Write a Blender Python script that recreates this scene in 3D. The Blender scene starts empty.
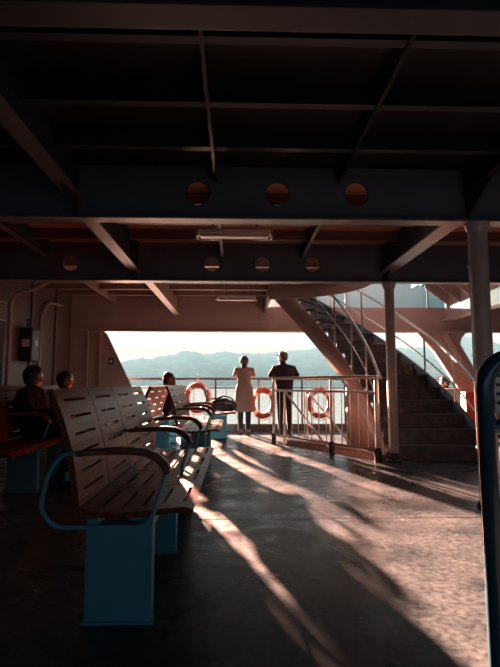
import bpy, bmesh, math, random
from math import sin, cos, pi, radians as rad
from mathutils import Vector, Matrix
random.seed(7)
S = bpy.context.scene
COL = S.collection

# ------------------------------------------------------------------ camera
FOC = 480.0
cam_d = bpy.data.cameras.new('camera'); cam = bpy.data.objects.new('camera', cam_d)
COL.objects.link(cam); S.camera = cam
cam_d.sensor_fit = 'HORIZONTAL'; cam_d.sensor_width = 36.0; cam_d.lens = FOC / 500.0 * 36.0
cam_d.clip_start = 0.05; cam_d.clip_end = 20000
PITCH = math.atan(50 / FOC); YAW = math.atan(14 / FOC * cos(PITCH))
cam.location = (0, 0, 1.06)
cam.rotation_euler = (pi / 2 + PITCH, 0, -YAW)

# ------------------------------------------------------------------ sky, sun, exposure
W = bpy.data.worlds.new('sky'); S.world = W; W.use_nodes = True
nt = W.node_tree; nt.nodes.clear()
o_ = nt.nodes.new('ShaderNodeOutputWorld'); bg = nt.nodes.new('ShaderNodeBackground')
tc = nt.nodes.new('ShaderNodeTexCoord'); sx = nt.nodes.new('ShaderNodeSeparateXYZ'); rp = nt.nodes.new('ShaderNodeValToRGB')
nt.links.new(tc.outputs['Generated'], sx.inputs[0]); nt.links.new(sx.outputs['Z'], rp.inputs[0])
rp2 = nt.nodes.new('ShaderNodeValToRGB'); nt.links.new(sx.outputs['Z'], rp2.inputs[0])   # the sky away from the sun is bluer
rp2.color_ramp.elements[0].color = (0.34, 0.53, 0.64, 1); rp2.color_ramp.elements[1].color = (0.28, 0.47, 0.58, 1)
dt = nt.nodes.new('ShaderNodeVectorMath'); dt.operation = 'DOT_PRODUCT'; dt.inputs[1].default_value = (-.27, .963, 0)
nt.links.new(tc.outputs['Generated'], dt.inputs[0])
mrw = nt.nodes.new('ShaderNodeMapRange'); mrw.interpolation_type = 'SMOOTHSTEP'; mrw.inputs[1].default_value = -.5; mrw.inputs[2].default_value = .75
nt.links.new(dt.outputs['Value'], mrw.inputs[0])
mxw = nt.nodes.new('ShaderNodeMix'); mxw.data_type = 'RGBA'
nt.links.new(mrw.outputs[0], mxw.inputs[0]); nt.links.new(rp2.outputs[0], mxw.inputs[6]); nt.links.new(rp.outputs[0], mxw.inputs[7])
nt.links.new(mxw.outputs[2], bg.inputs[0]); nt.links.new(bg.outputs[0], o_.inputs[0])
cr = rp.color_ramp
cr.elements[0].position = 0.0; cr.elements[0].color = (.92, .50, .34, 1)
cr.elements[1].position = 1.0; cr.elements[1].color = (0.28, 0.47, 0.58, 1)
e = cr.elements.new(0.07); e.color = (.90, .52, .36, 1)
e = cr.elements.new(0.16); e.color = (1.05, 1.0, .93, 1)
e = cr.elements.new(0.40); e.color = (0.46, 0.62, 0.68, 1)
bg.inputs[1].default_value = 0.96

SUN_AZ = 0.295       # tan of the sun's bearing to port of the ship's axis
SUN_EL = rad(9.6)
sun_d = bpy.data.lights.new('sun', 'SUN'); sun = bpy.data.objects.new('sun', sun_d); COL.objects.link(sun)
sun_d.energy = 235.0; sun_d.color = (1.0, 0.51, 0.36); sun_d.angle = rad(0.9)
hd = Vector((-SUN_AZ, 1, 0)).normalized()
to_sun = Vector((hd.x * cos(SUN_EL), hd.y * cos(SUN_EL), sin(SUN_EL)))
sun.rotation_euler = to_sun.to_track_quat('Z', 'Y').to_euler()
sun.location = (-10, 40, 20)

vs = S.view_settings
vs.view_transform = 'Standard'; vs.look = 'None'; vs.exposure = 0.1; vs.gamma = 1.0; vs.use_curve_mapping = False

# ------------------------------------------------------------------ materials
def mat(name, c1, c2=None, rough=0.5, scale=6.0, metal=0.0, bump=0.0, bscale=None, stretch=(1, 1, 1),
        lo=0.35, hi=0.65, spec=0.5, coords='Object', rough2=None, detail=6.0, dist=0.0):
    m = bpy.data.materials.new(name); m.use_nodes = True
    t = m.node_tree; b = t.nodes['Principled BSDF']
    b.inputs['Roughness'].default_value = rough; b.inputs['Metallic'].default_value = metal
    b.inputs['Specular IOR Level'].default_value = spec
    co = t.nodes.new('ShaderNodeTexCoord'); mp = t.nodes.new('ShaderNodeMapping')
    mp.inputs['Scale'].default_value = stretch
    t.links.new(co.outputs[coords], mp.inputs[0])
    nz = t.nodes.new('ShaderNodeTexNoise'); nz.inputs['Scale'].default_value = scale
    nz.inputs['Detail'].default_value = detail; nz.inputs['Distortion'].default_value = dist
    t.links.new(mp.outputs[0], nz.inputs['Vector'])
    r = t.nodes.new('ShaderNodeValToRGB')
    r.color_ramp.elements[0].position = lo; r.color_ramp.elements[1].position = hi
    r.color_ramp.elements[0].color = (*c1, 1); r.color_ramp.elements[1].color = (*(c2 or c1), 1)
    t.links.new(nz.outputs['Fac'], r.inputs[0]); t.links.new(r.outputs[0], b.inputs['Base Color'])
    if rough2 is not None:
        mr = t.nodes.new('ShaderNodeMapRange'); mr.inputs[3].default_value = rough; mr.inputs[4].default_value = rough2
        mr.inputs[1].default_value = lo; mr.inputs[2].default_value = hi
        t.links.new(nz.outputs['Fac'], mr.inputs[0]); t.links.new(mr.outputs[0], b.inputs['Roughness'])
    if bump:
        n2 = t.nodes.new('ShaderNodeTexNoise'); n2.inputs['Scale'].default_value = bscale or scale * 4
        n2.inputs['Detail'].default_value = 5
        t.links.new(mp.outputs[0], n2.inputs['Vector'])
        bp = t.nodes.new('ShaderNodeBump'); bp.inputs['Strength'].default_value = bump; bp.inputs['Distance'].default_value = 0.02
        t.links.new(n2.outputs['Fac'], bp.inputs['Height']); t.links.new(bp.outputs[0], b.inputs['Normal'])
    return m

M = {}
M['shade_navy'] = mat('shade_navy_paint', (0.016, 0.019, 0.028), (0.022, 0.025, 0.035), 0.6, 3, bump=0.05, spec=.2)  # shade of the near bays mixed into a dark paint colour
M['plate'] = mat('shade_dark_deckhead_paint', (0.010, 0.0095, 0.012), (0.014, 0.013, 0.016), 0.55, 2, bump=0.05)  # near deckhead, darkened in the colour to stand for shade
M['plate'].node_tree.nodes['Principled BSDF'].inputs['Specular IOR Level'].default_value = .1
M['warm_lit_plating'] = mat('warm_lit_deckhead_paint', (0.34, 0.14, 0.095), (0.40, 0.165, 0.115), 0.5, 2, bump=0.05)  # warm light beyond the first big beam, put into the plating colour
M['warm_lit_beam'] = mat('warm_lit_beam_paint', (0.11, 0.052, 0.045), (0.14, 0.068, 0.058), 0.45, 3, bump=0.05)  # reddish bounce light of the middle bay, put into the beam colour
M['web'] = mat('lit_beam_paint', (0.07, 0.078, 0.10), (0.085, 0.094, 0.118), 0.6, 3, bump=0.05, spec=.2)  # paler copy of the near beam paint, with light in the colour
M['pale'] = mat('lit_girder_paint', (0.50, 0.41, 0.38), (0.56, 0.46, 0.43), 0.4, 4)  # brightness of the lit stern flange put into a paler colour
M['flange'] = mat('bounce_lit_flange_paint', (0.075, 0.063, 0.063), (0.12, 0.10, 0.10), 0.35, 8, bump=0.05)  # lighter than the webs: floor bounce painted into the flange colour
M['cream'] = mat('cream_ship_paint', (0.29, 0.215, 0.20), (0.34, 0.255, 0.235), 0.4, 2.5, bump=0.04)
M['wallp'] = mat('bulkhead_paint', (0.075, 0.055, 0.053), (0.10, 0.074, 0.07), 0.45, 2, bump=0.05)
M['bluegrey'] = mat('pale_blue_grey_paint', (0.56, 0.66, 0.70), (0.62, 0.71, 0.74), 0.5, 2)
gm = bpy.data.materials.new('pale_blue_glazing'); gm.use_nodes = True; t_ = gm.node_tree; t_.nodes.clear()
oo = t_.nodes.new('ShaderNodeOutputMaterial'); ms = t_.nodes.new('ShaderNodeMixShader'); ms.inputs[0].default_value = .26
tb_ = t_.nodes.new('ShaderNodeBsdfTransparent'); tb_.inputs[0].default_value = (.30, .46, .52, 1)
pb_ = t_.nodes.new('ShaderNodeBsdfPrincipled'); pb_.inputs['Base Color'].default_value = (.52, .66, .70, 1); pb_.inputs['Roughness'].default_value = .3
t_.links.new(pb_.outputs[0], ms.inputs[1]); t_.links.new(tb_.outputs[0], ms.inputs[2]); t_.links.new(ms.outputs[0], oo.inputs[0])
M['glazing'] = gm
M['column'] = mat('column_paint', (0.26, 0.235, 0.24), (0.33, 0.30, 0.30), 0.38, 5, bump=0.04)
M['bench_blue'] = mat('bench_blue_paint', (0.06, 0.24, 0.33), (0.08, 0.29, 0.39), 0.45, 5, bump=0.06)
M['frame_blue'] = mat('dark_blue_gloss_paint', (0.02, 0.055, 0.085), (0.03, 0.075, 0.11), 0.16, 6, bump=0.05)
M['steel'] = mat('brushed_steel', (0.42, 0.36, 0.33), (0.55, 0.48, 0.44), 0.28, 20, metal=0.9)
M['dark_metal'] = mat('dark_metal', (0.02, 0.02, 0.022), (0.035, 0.033, 0.035), 0.4, 12)
M['railpaint'] = mat('stern_rail_paint', (0.022, 0.02, 0.02), (0.04, 0.036, 0.036), 0.4, 12)
M['step'] = mat('stair_tread_rubber', (0.040, 0.040, 0.046), (0.11, 0.10, 0.10), 0.6, 9, bump=0.2, lo=0.4, hi=0.75)
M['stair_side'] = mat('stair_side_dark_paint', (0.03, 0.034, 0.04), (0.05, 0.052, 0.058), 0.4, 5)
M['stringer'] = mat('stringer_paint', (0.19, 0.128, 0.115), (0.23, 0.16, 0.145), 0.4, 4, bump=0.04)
M['ring'] = mat('life_ring_orange', (0.21, 0.034, 0.015), (0.25, 0.044, 0.02), 0.5, 8)
M['white'] = mat('white_fabric_tape', (0.6, 0.58, 0.55), (0.7, 0.68, 0.65), 0.6, 8)
M['rope'] = mat('rope', (0.45, 0.38, 0.3), (0.55, 0.48, 0.4), 0.9, 60)
M['redbox'] = mat('red_box_paint', (0.35, 0.045, 0.025), (0.42, 0.06, 0.03), 0.4, 6)
M['lampw'] = mat('lamp_diffuser', (0.6, 0.52, 0.48), (0.66, 0.58, 0.54), 0.4, 6)
M['black'] = mat('black_plastic', (0.012, 0.012, 0.014), (0.02, 0.02, 0.022), 0.45, 10)
M['bag'] = mat('black_nylon', (0.008, 0.009, 0.012), (0.016, 0.016, 0.02), 0.5, 30, bump=0.2)
M['skin'] = mat('skin', (0.36, 0.19, 0.13), (0.42, 0.23, 0.16), 0.55, 20)
M['hair_dark'] = mat('dark_hair', (0.012, 0.008, 0.007), (0.03, 0.02, 0.016), 0.45, 60, stretch=(4, 4, .5))
M['hair_auburn'] = mat('auburn_hair', (0.02, 0.008, 0.004), (0.05, 0.018, 0.007), 0.45, 60, stretch=(4, 4, .5))
M['coat'] = mat('beige_wool_coat', (0.21, 0.145, 0.12), (0.26, 0.18, 0.15), 0.85, 40, bump=0.1, spec=0.15)
M['jeans'] = mat('dark_jeans', (0.018, 0.026, 0.038), (0.03, 0.04, 0.055), 0.85, 40, spec=0.15)
M['jacket'] = mat('black_jacket', (0.010, 0.009, 0.011), (0.018, 0.015, 0.017), 0.85, 30, bump=0.1, spec=0.15)
M['darkred'] = mat('dark_maroon_cloth', (0.04, 0.012, 0.010), (0.055, 0.018, 0.015), 0.8, 30, spec=0.15)
M['trouser'] = mat('black_trousers', (0.009, 0.009, 0.011), (0.016, 0.015, 0.017), 0.8, 30, spec=0.15)
M['shoe_tan'] = mat('tan_leather', (0.26, 0.14, 0.09), (0.3, 0.17, 0.11), 0.5, 20)
M['shoe'] = mat('black_leather', (0.01, 0.01, 0.01), (0.02, 0.018, 0.018), 0.4, 20)
M['building'] = mat('pale_building', (0.32, 0.34, 0.35), (0.45, 0.46, 0.46), 0.8, 0.05)
M['pane'] = mat('dark_window', (0.05, 0.06, 0.07), None, 0.2, 1)

# wood with long grain
def wood(name, c1, c2, c3, axis):
    m = bpy.data.materials.new(name); m.use_nodes = True; t = m.node_tree; b = t.nodes['Principled BSDF']
    co = t.nodes.new('ShaderNodeTexCoord'); mp = t.nodes.new('ShaderNodeMapping')
    oi = t.nodes.new('ShaderNodeObjectInfo')
    sc = [14, 14, 14]; sc[axis] = 1.3; mp.inputs['Scale'].default_value = sc
    t.links.new(co.outputs['Object'], mp.inputs[0])
    nz = t.nodes.new('ShaderNodeTexNoise'); nz.noise_dimensions = '4D'; nz.inputs['Scale'].default_value = 3; nz.inputs['Detail'].default_value = 8; nz.inputs['Distortion'].default_value = 0.6
    mu = t.nodes.new('ShaderNodeMath'); mu.operation = 'MULTIPLY'; mu.inputs[1].default_value = 20
    t.links.new(oi.outputs['Random'], mu.inputs[0]); t.links.new(mu.outputs[0], nz.inputs['W'])
    t.links.new(mp.outputs[0], nz.inputs['Vector'])
    r = t.nodes.new('ShaderNodeValToRGB'); el = r.color_ramp.elements
    el[0].position = .3; el[0].color = (*c1, 1); el[1].position = .72; el[1].color = (*c3, 1)
    k = el.new(.5); k.color = (*c2, 1)
    t.links.new(nz.outputs['Fac'], r.inputs[0]); t.links.new(r.outputs[0], b.inputs['Base Color'])
    b.inputs['Roughness'].default_value = 0.36; b.inputs['IOR'].default_value = 1.2; b.inputs['Specular IOR Level'].default_value = 0.5; b.inputs['Specular Tint'].default_value = (1, .62, .46, 1)
    bp = t.nodes.new('ShaderNodeBump'); bp.inputs['Strength'].default_value = .12; bp.inputs['Distance'].default_value = .01
    t.links.new(nz.outputs['Fac'], bp.inputs['Height']); t.links.new(bp.outputs[0], b.inputs['Normal'])
    return m
M['wood'] = wood('varnished_bench_wood', (0.055, 0.013, 0.008), (0.14, 0.036, 0.021), (0.23, 0.07, 0.042), 1)
M['armwood'] = wood('dark_arm_wood', (0.08, 0.030, 0.020), (0.14, 0.058, 0.040), (0.20, 0.09, 0.065), 0)

# floor: worn deck covering with scuffs and sheet relief
def floor_mat():
    m = bpy.data.materials.new('worn_deck_covering'); m.use_nodes = True; t = m.node_tree; b = t.nodes['Principled BSDF']
    co = t.nodes.new('ShaderNodeTexCoord')
    n1 = t.nodes.new('ShaderNodeTexNoise'); n1.inputs['Scale'].default_value = 1.6; n1.inputs['Detail'].default_value = 9; n1.inputs['Roughness'].default_value = .65
    n2 = t.nodes.new('ShaderNodeTexNoise'); n2.inputs['Scale'].default_value = 28; n2.inputs['Detail'].default_value = 6
    mp = t.nodes.new('ShaderNodeMapping'); mp.inputs['Scale'].default_value = (1.0, 1.5, 1)
    n3 = t.nodes.new('ShaderNodeTexNoise'); n3.inputs['Scale'].default_value = 2.2; n3.inputs['Detail'].default_value = 7; n3.inputs['Distortion'].default_value = 1.2
    for n in (n1, n2): t.links.new(co.outputs['Object'], n.inputs['Vector'])
    t.links.new(co.outputs['Object'], mp.inputs[0]); t.links.new(mp.outputs[0], n3.inputs['Vector'])
    r = t.nodes.new('ShaderNodeValToRGB'); el = r.color_ramp.elements
    el[0].position = .36; el[0].color = (0.014, 0.022, 0.029, 1); el[1].position = .64; el[1].color = (0.098, 0.114, 0.124, 1)
    t.links.new(n1.outputs['Fac'], r.inputs[0])
    r2 = t.nodes.new('ShaderNodeValToRGB'); r2.color_ramp.elements[0].position = .35; r2.color_ramp.elements[0].color = (.45, .45, .45, 1)
    r2.color_ramp.elements[1].position = .65; r2.color_ramp.elements[1].color = (1.2, 1.2, 1.2, 1)
    t.links.new(n2.outputs['Fac'], r2.inputs[0])
    mx = t.nodes.new('ShaderNodeMix'); mx.data_type = 'RGBA'; mx.blend_type = 'MULTIPLY'; mx.inputs[0].default_value = 1
    t.links.new(r.outputs[0], mx.inputs[6]); t.links.new(r2.outputs[0], mx.inputs[7])
    t.links.new(mx.outputs[2], b.inputs['Base Color'])
    mr = t.nodes.new('ShaderNodeMapRange'); mr.inputs[1].default_value = .35; mr.inputs[2].default_value = .65; mr.inputs[3].default_value = .24; mr.inputs[4].default_value = .40
    t.links.new(n3.outputs['Fac'], mr.inputs[0]); t.links.new(mr.outputs[0], b.inputs['Roughness'])
    b.inputs['IOR'].default_value = 1.22; b.inputs['Specular IOR Level'].default_value = 0.5
    ad = t.nodes.new('ShaderNodeMath'); ad.operation = 'MULTIPLY_ADD'; ad.inputs[1].default_value = .25
    t.links.new(n2.outputs['Fac'], ad.inputs[0]); t.links.new(n3.outputs['Fac'], ad.inputs[2])
    bp = t.nodes.new('ShaderNodeBump'); bp.inputs['Strength'].default_value = .22; bp.inputs['Distance'].default_value = .010
    t.links.new(ad.outputs[0], bp.inputs['Height']); t.links.new(bp.outputs[0], b.inputs['Normal'])
    return m
M['floor'] = floor_mat()

def sea_mat():
    m = bpy.data.materials.new('sea_water'); m.use_nodes = True; t = m.node_tree; b = t.nodes['Principled BSDF']
    b.inputs['Base Color'].default_value = (0.10, 0.17, 0.18, 1); b.inputs['Roughness'].default_value = .12; b.inputs['IOR'].default_value = 1.33
    co = t.nodes.new('ShaderNodeTexCoord'); n = t.nodes.new('ShaderNodeTexNoise'); n.inputs['Scale'].default_value = .45; n.inputs['Detail'].default_value = 6
    t.links.new(co.outputs['Object'], n.inputs['Vector'])
    bp = t.nodes.new('ShaderNodeBump'); bp.inputs['Strength'].default_value = .5; bp.inputs['Distance'].default_value = .6
    t.links.new(n.outputs['Fac'], bp.inputs['Height']); t.links.new(bp.outputs[0], b.inputs['Normal'])
    return m
M['sea'] = sea_mat()
M['hill'] = mat('wooded_hillside', (0.035, 0.055, 0.04), (0.14, 0.14, 0.12), 0.9, 0.03, detail=8, lo=.4, hi=.62)

# ------------------------------------------------------------------ mesh helpers
class MB:
    def __init__(s): s.v = []; s.f = []
    def add(s, v, f):
        k = len(s.v); s.v += [tuple(p) for p in v]; s.f += [tuple(i + k for i in q) for q in f]; return s
    def box(s, x0, x1, y0, y1, z0, z1):
        v = [(x, y, z) for z in (z0, z1) for y in (y0, y1) for x in (x0, x1)]
        return s.add(v, [(0, 2, 3, 1), (4, 5, 7, 6), (0, 1, 5, 4), (2, 6, 7, 3), (0, 4, 6, 2), (1, 3, 7, 5)])
    def prism(s, poly, axis, a, b):       # poly in the two other axes, in order
        def P(p, t):
            q = list(p); q.insert(axis, t); return tuple(q)
        n = len(poly)
        return s.add([P(p, a) for p in poly] + [P(p, b) for p in poly],
                     [tuple(range(n)), tuple(range(2 * n - 1, n - 1, -1))] + [(i, i + n, (i + 1) % n + n, (i + 1) % n) for i in range(n)])
    def tube(s, pts, r, n=10, closed=False):
        pts = [Vector(p) for p in pts]; m = len(pts); rs = r if isinstance(r, (list, tuple)) else [r] * m
        k = len(s.v); up = None
        for i, p in enumerate(pts):
            a = pts[(i - 1) % m] if (closed or i) else p
            c = pts[(i + 1) % m] if (closed or i < m - 1) else p
            d = (c - a).normalized()
            if up is None:
                up = Vector((0, 0, 1)) if abs(d.z) < .9 else Vector((1, 0, 0))
            u = (up - d * up.dot(d)).normalized(); w = d.cross(u); up = u
            for j in range(n):
                q = 2 * pi * j / n
                s.v.append(tuple(p + (u * cos(q) + w * sin(q)) * rs[i]))
        seg = m if closed else m - 1
        for i in range(seg):
            for j in range(n):
                a = k + i * n; b2 = k + ((i + 1) % m) * n
                s.f.append((a + j, b2 + j, b2 + (j + 1) % n, a + (j + 1) % n))
        if not closed:
            s.f.append(tuple(k + j for j in range(n))); s.f.append(tuple(k + (m - 1) * n + j for j in reversed(range(n))))
        return s
    def lathe(s, prof, n=24, c=(0, 0, 0)):  # prof (r,z)
        k = len(s.v); m = len(prof)
        for r, z in prof:
            for j in range(n): s.v.append((c[0] + r * cos(2 * pi * j / n), c[1] + r * sin(2 * pi * j / n), c[2] + z))
        for i in range(m - 1):
            for j in range(n): s.f.append((k + i * n + j, k + i * n + (j + 1) % n, k + (i + 1) * n + (j + 1) % n, k + (i + 1) * n + j))
        s.f.append(tuple(k + j for j in reversed(range(n)))); s.f.append(tuple(k + (m - 1) * n + j for j in range(n)))
        return s
    def build(s, name, m, parent=None, smooth=False, bevel=0, solid=0, loc=None):
        me = bpy.data.meshes.new(name); me.from_pydata(s.v, [], s.f)
        bm = bmesh.new(); bm.from_mesh(me); bmesh.ops.recalc_face_normals(bm, faces=bm.faces); bm.to_mesh(me); bm.free()
        me.materials.append(M[m] if isinstance(m, str) else m)
        if smooth:
            for p in me.polygons: p.use_smooth = True
            try: me.set_sharp_from_angle(angle=rad(40))
            except Exception: pass
        o = bpy.data.objects.new(name, me); COL.objects.link(o)
        if loc is not None: o.location = loc
        if parent: o.parent = parent
        if solid:
            q = o.modifiers.new('solid', 'SOLIDIFY'); q.thickness = solid; q.offset = 0
        if bevel:
            q = o.modifiers.new('bevel', 'BEVEL'); q.width = bevel; q.segments = 2; q.limit_method = 'ANGLE'; q.angle_limit = rad(40)
        return o

def tag(o, label=None, cat=None, group=None, kind=None):
    if label: o['label'] = label
    if cat: o['category'] = cat
    if group: o['group'] = group
    if kind: o['kind'] = kind
    return o
def thing(name, label, cat, loc=(0, 0, 0), rz=0, group=None):
    o = bpy.data.objects.new(name, None); COL.objects.link(o); o.location = loc; o.rotation_euler = (0, 0, rz)
    o.empty_display_size = .1
    return tag(o, label, cat, group)
def struct(o): o['kind'] = 'structure'; return o
def copy_tree(o, parent=None):
    c = o.copy(); COL.objects.link(c); c.parent = parent
    for ch in o.children: copy_tree(ch, c)
    return c
def arcpts(c, r, a0, a1, n, z=None):
    return [(c[0] + r * cos(a0 + (a1 - a0) * i / n), c[1] + r * sin(a0 + (a1 - a0) * i / n)) + (() if z is None else (z,)) for i in range(n + 1)]
def roundpath(pts, r, n=6):            # fillet the corners of a 3-D polyline
    pts = [Vector(p) for p in pts]; out = [pts[0]]
    for i in range(1, len(pts) - 1):
        p = pts[i]; a = (pts[i - 1] - p); b = (pts[i + 1] - p)
        q = min(r, a.length * .45, b.length * .45)
        A = p + a.normalized() * q; B = p + b.normalized() * q
        for k in range(n + 1):
            t = k / n; out.append(A * (1 - t) ** 2 + p * 2 * t * (1 - t) + B * t ** 2)
    out.append(pts[-1]); return out

# ------------------------------------------------------------------ layout constants
LX, RX = -3.55, 6.3
DECK = 3.02                 # underside of the deck above
STERN = 10.35
SC = (0.09, 6.94)           # centre of the curved stair
SR, SW = 2.0, 1.36
T0, KZ = -0.10, 2.2         # start angle, rise per radian
NST = 15
STEPA = 0.2 / KZ

# ------------------------------------------------------------------ floor with the stairwell going down
A = (0.67, 8.60); D = (1.93, 6.60)
def ang(p): return math.atan2(p[1] - SC[1], p[0] - SC[0])
wr = 1.93
aA = ang((0.67 + .28, 8.60 + .17)); aD = ang(D) + .02
hole = [(A[0] + .06, A[1] - .02), (D[0] - .03, D[1] + .10)] + arcpts(SC, wr, aD + .07, aA, 16)
bm = bmesh.new()
def loop(pts, z):
    vs_ = [bm.verts.new((p[0], p[1], z)) for p in pts]
    return [bm.edges.new((vs_[i], vs_[(i + 1) % len(vs_)])) for i in range(len(vs_))]
ed = loop([(LX, -3), (RX, -3), (RX, 11.2), (LX, 11.2)], 0) + loop(hole, 0)
bmesh.ops.triangle_fill(bm, edges=ed, use_beauty=True)
hole_c = Vector((sum(p[0] for p in hole) / len(hole), sum(p[1] for p in hole) / len(hole)))
me = bpy.data.meshes.new('floor'); bmesh.ops.recalc_face_normals(bm, faces=bm.faces)
for f in bm.faces:
    if f.normal.z < 0: f.normal_flip()
bm.to_mesh(me); bm.free(); me.materials.append(M['floor'])
floor = bpy.data.objects.new('floor', me); COL.objects.link(floor); struct(floor)
# covering sheets' seams as thin raised strips
mb = MB(); mb.box(-3.5, 6.2, 3.9, 3.908, 0.0, .0015); mb.build('seam_strip', 'floor', floor)
mb = MB()
n = len(hole)
mb.add([(p[0], p[1], .0) for p in hole] + [(p[0], p[1], -2.2) for p in hole], [(i, (i + 1) % n, n + (i + 1) % n, n + i) for i in range(n)])
mb.build('stairwell_lining', 'stringer', floor)
mb = MB(); mb.add([(p[0], p[1], -2.2) for p in hole], [tuple(range(n))]); mb.build('lower_deck_floor', 'step', floor)
for i in range(7):         # steps going down, from the far end towards the near end
    a0 = aA - .02 - i * .14; a1 = a0 - .15
    z = -.2 - i * .22
    q = MB(); lo = arcpts(SC, 1.50, a0, a1, 3); hi_ = arcpts(SC, wr - .01, a1, a0, 3)
    q.prism(lo + hi_, 2, z - .04, z); q.build('lower_step', 'step', floor)
mb = MB(); mb.tube([(p[0], p[1], .03) for p in hole[1:]], .03, 6); mb.build('stairwell_coaming', 'stringer', floor)

# ------------------------------------------------------------------ deckhead (ceiling) and its beams
CP = [(LX, -3), (RX, -3), (RX, 6.72), (1.93, 6.72)]
arc_lip = arcpts(SC, 1.86, -.06, 1.28, 22)
CP += arc_lip + [(0.62, STERN + .1), (LX, STERN + .1)]
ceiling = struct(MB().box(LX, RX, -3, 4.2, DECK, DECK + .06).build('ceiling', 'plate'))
MB().prism([(LX, 4.2), (RX, 4.2)] + CP[2:], 2, DECK, DECK + .06).build('deckhead_plating', 'warm_lit_plating', ceiling)

def web_plate(x0, x1, z0, z1, holes, r, s=.20):     # plate in XZ with round holes (open, to be solidified in Y)
    mb = MB(); holes = sorted(holes); xs = x0
    def quad(a, b, c, d):
        if b - a > 1e-4 and d - c > 1e-4: mb.add([(a, 0, c), (b, 0, c), (b, 0, d), (a, 0, d)], [(0, 1, 2, 3)])
    for hx, hz in holes:
        quad(xs, hx - s, z0, z1); quad(hx - s, hx + s, z0, hz - s); quad(hx - s, hx + s, hz + s, z1)
        n = 40; ci = []; sq = []
        for i in range(n):
            t = 2 * pi * i / n + pi / 4; c, w = cos(t), sin(t); k = s / max(abs(c), abs(w))
            ci.append((hx + r * c, 0, hz + r * w)); sq.append((hx + k * c, 0, hz + k * w))
        mb.add(ci + sq, [(i, (i + 1) % n, n + (i + 1) % n, n + i) for i in range(n)])
        xs = hx + s
    quad(xs, x1, z0, z1); return mb

def main_beam(y, x1, zb, holes, r, fm='flange'):
    o = web_plate(LX, x1, zb, DECK, holes, r).build('main_beam', 'web' if y > 4 else 'shade_navy', ceiling, solid=.02, loc=(0, y, 0))
    MB().box(LX, x1, -.07, .07, zb - .022, zb).build('beam_flange', fm, o, bevel=.004)
    for h in holes:
        rim = MB(); rim.tube([(h[0] + r * cos(t * pi / 16), 0, h[1] + r * sin(t * pi / 16)) for t in range(32)], .008, 6, True)
        rim.build('hole_rim', 'shade_navy', o, True)
    return o
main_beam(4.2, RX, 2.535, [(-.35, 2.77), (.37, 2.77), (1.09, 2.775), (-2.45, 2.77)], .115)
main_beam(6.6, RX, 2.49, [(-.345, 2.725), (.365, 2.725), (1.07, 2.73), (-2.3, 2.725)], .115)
main_beam(1.8, RX, 2.55, [], .11, 'shade_navy'); main_beam(-.6, RX, 2.55, [], .11, 'shade_navy')
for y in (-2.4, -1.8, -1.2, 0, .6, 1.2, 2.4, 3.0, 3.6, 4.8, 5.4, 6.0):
    o = MB().box(LX, RX, -.008, .008, 2.90, DECK).build('deck_beam', 'shade_navy' if y < 4 else 'warm_lit_beam', ceiling, loc=(0, y, 0))
    MB().box(LX, RX, -.03, .03, 2.888, 2.90).build('beam_flange', 'shade_navy' if y < 4 else 'flange', o)
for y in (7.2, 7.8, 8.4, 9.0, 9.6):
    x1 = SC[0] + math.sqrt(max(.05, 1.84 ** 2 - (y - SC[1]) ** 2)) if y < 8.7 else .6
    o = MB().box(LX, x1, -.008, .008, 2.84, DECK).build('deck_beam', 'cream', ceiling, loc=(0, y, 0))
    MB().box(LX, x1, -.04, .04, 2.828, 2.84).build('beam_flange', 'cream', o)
# fore-and-aft girders
def girder(x, y0, y1, zb, w, m='shade_navy', fm='flange'):
    o = MB().box(-.01, .01, y0, y1, zb, DECK).build('deck_girder', m, ceiling, loc=(x, 0, 0))
    MB().box(-w, w, y0, y1, zb - .02, zb).build('girder_flange', fm, o)
    return o
girder(-.19, -3, 4.19, 2.89, .012, 'plate', 'plate'); girder(.93, -3, 4.19, 2.89, .012, 'plate', 'plate')
girder(-.19, 4.22, 6.58, 2.84, .02); girder(.93, 4.22, 6.58, 2.84, .02)
girder(-1.43, -3, 4.19, 2.72, .07, 'shade_navy', 'flange'); girder(-1.38, 4.22, 6.58, 2.60, .07); girder(-1.28, 6.62, 10.3, 2.55, .06, 'cream', 'pale')
girder(2.10, -3, 4.19, 2.80, .04, 'plate', 'plate'); girder(2.10, 4.22, 6.58, 2.62, .09)
girder(-2.6, 4.22, 6.58, 2.80, .03); girder(-2.6, 6.62, 10.3, 2.80, .03, 'cream', 'cream')
girder(4.4, -3, 4.19, 2.72, .07); girder(4.4, 4.22, 6.58, 2.62, .07)
# knee brackets where girders meet the big beams
for (x, y, s) in ((-1.43, 4.19, -1), (2.10, 4.19, -1), (-1.38, 6.58, -1), (2.10, 6.58, -1)):
    zb = 2.535 if y < 5 else 2.49
    MB().prism([(0, zb), (0, DECK), (s * .42, DECK), (s * .42, 2.72), (s * .12, zb + .06)], 0, -.012, .012).build('knee_bracket', 'shade_navy', ceiling, loc=(x, y, 0))
# curved lip round the stair opening
mb = MB(); P0 = arcpts(SC, 1.86, -.06, 1.28, 28) + [(0.62, STERN + .1)]
zl = [2.50 + .10 * min(1, i / 24) for i in range(len(P0))]
k = len(P0)
mb.add([(p[0], p[1], z) for p, z in zip(P0, zl)] + [(p[0], p[1], DECK + .06) for p in P0], [(i, i + 1, k + i + 1, k + i) for i in range(k - 1)])
mb.build('opening_lip', 'stringer', ceiling, True, solid=.05)

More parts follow.
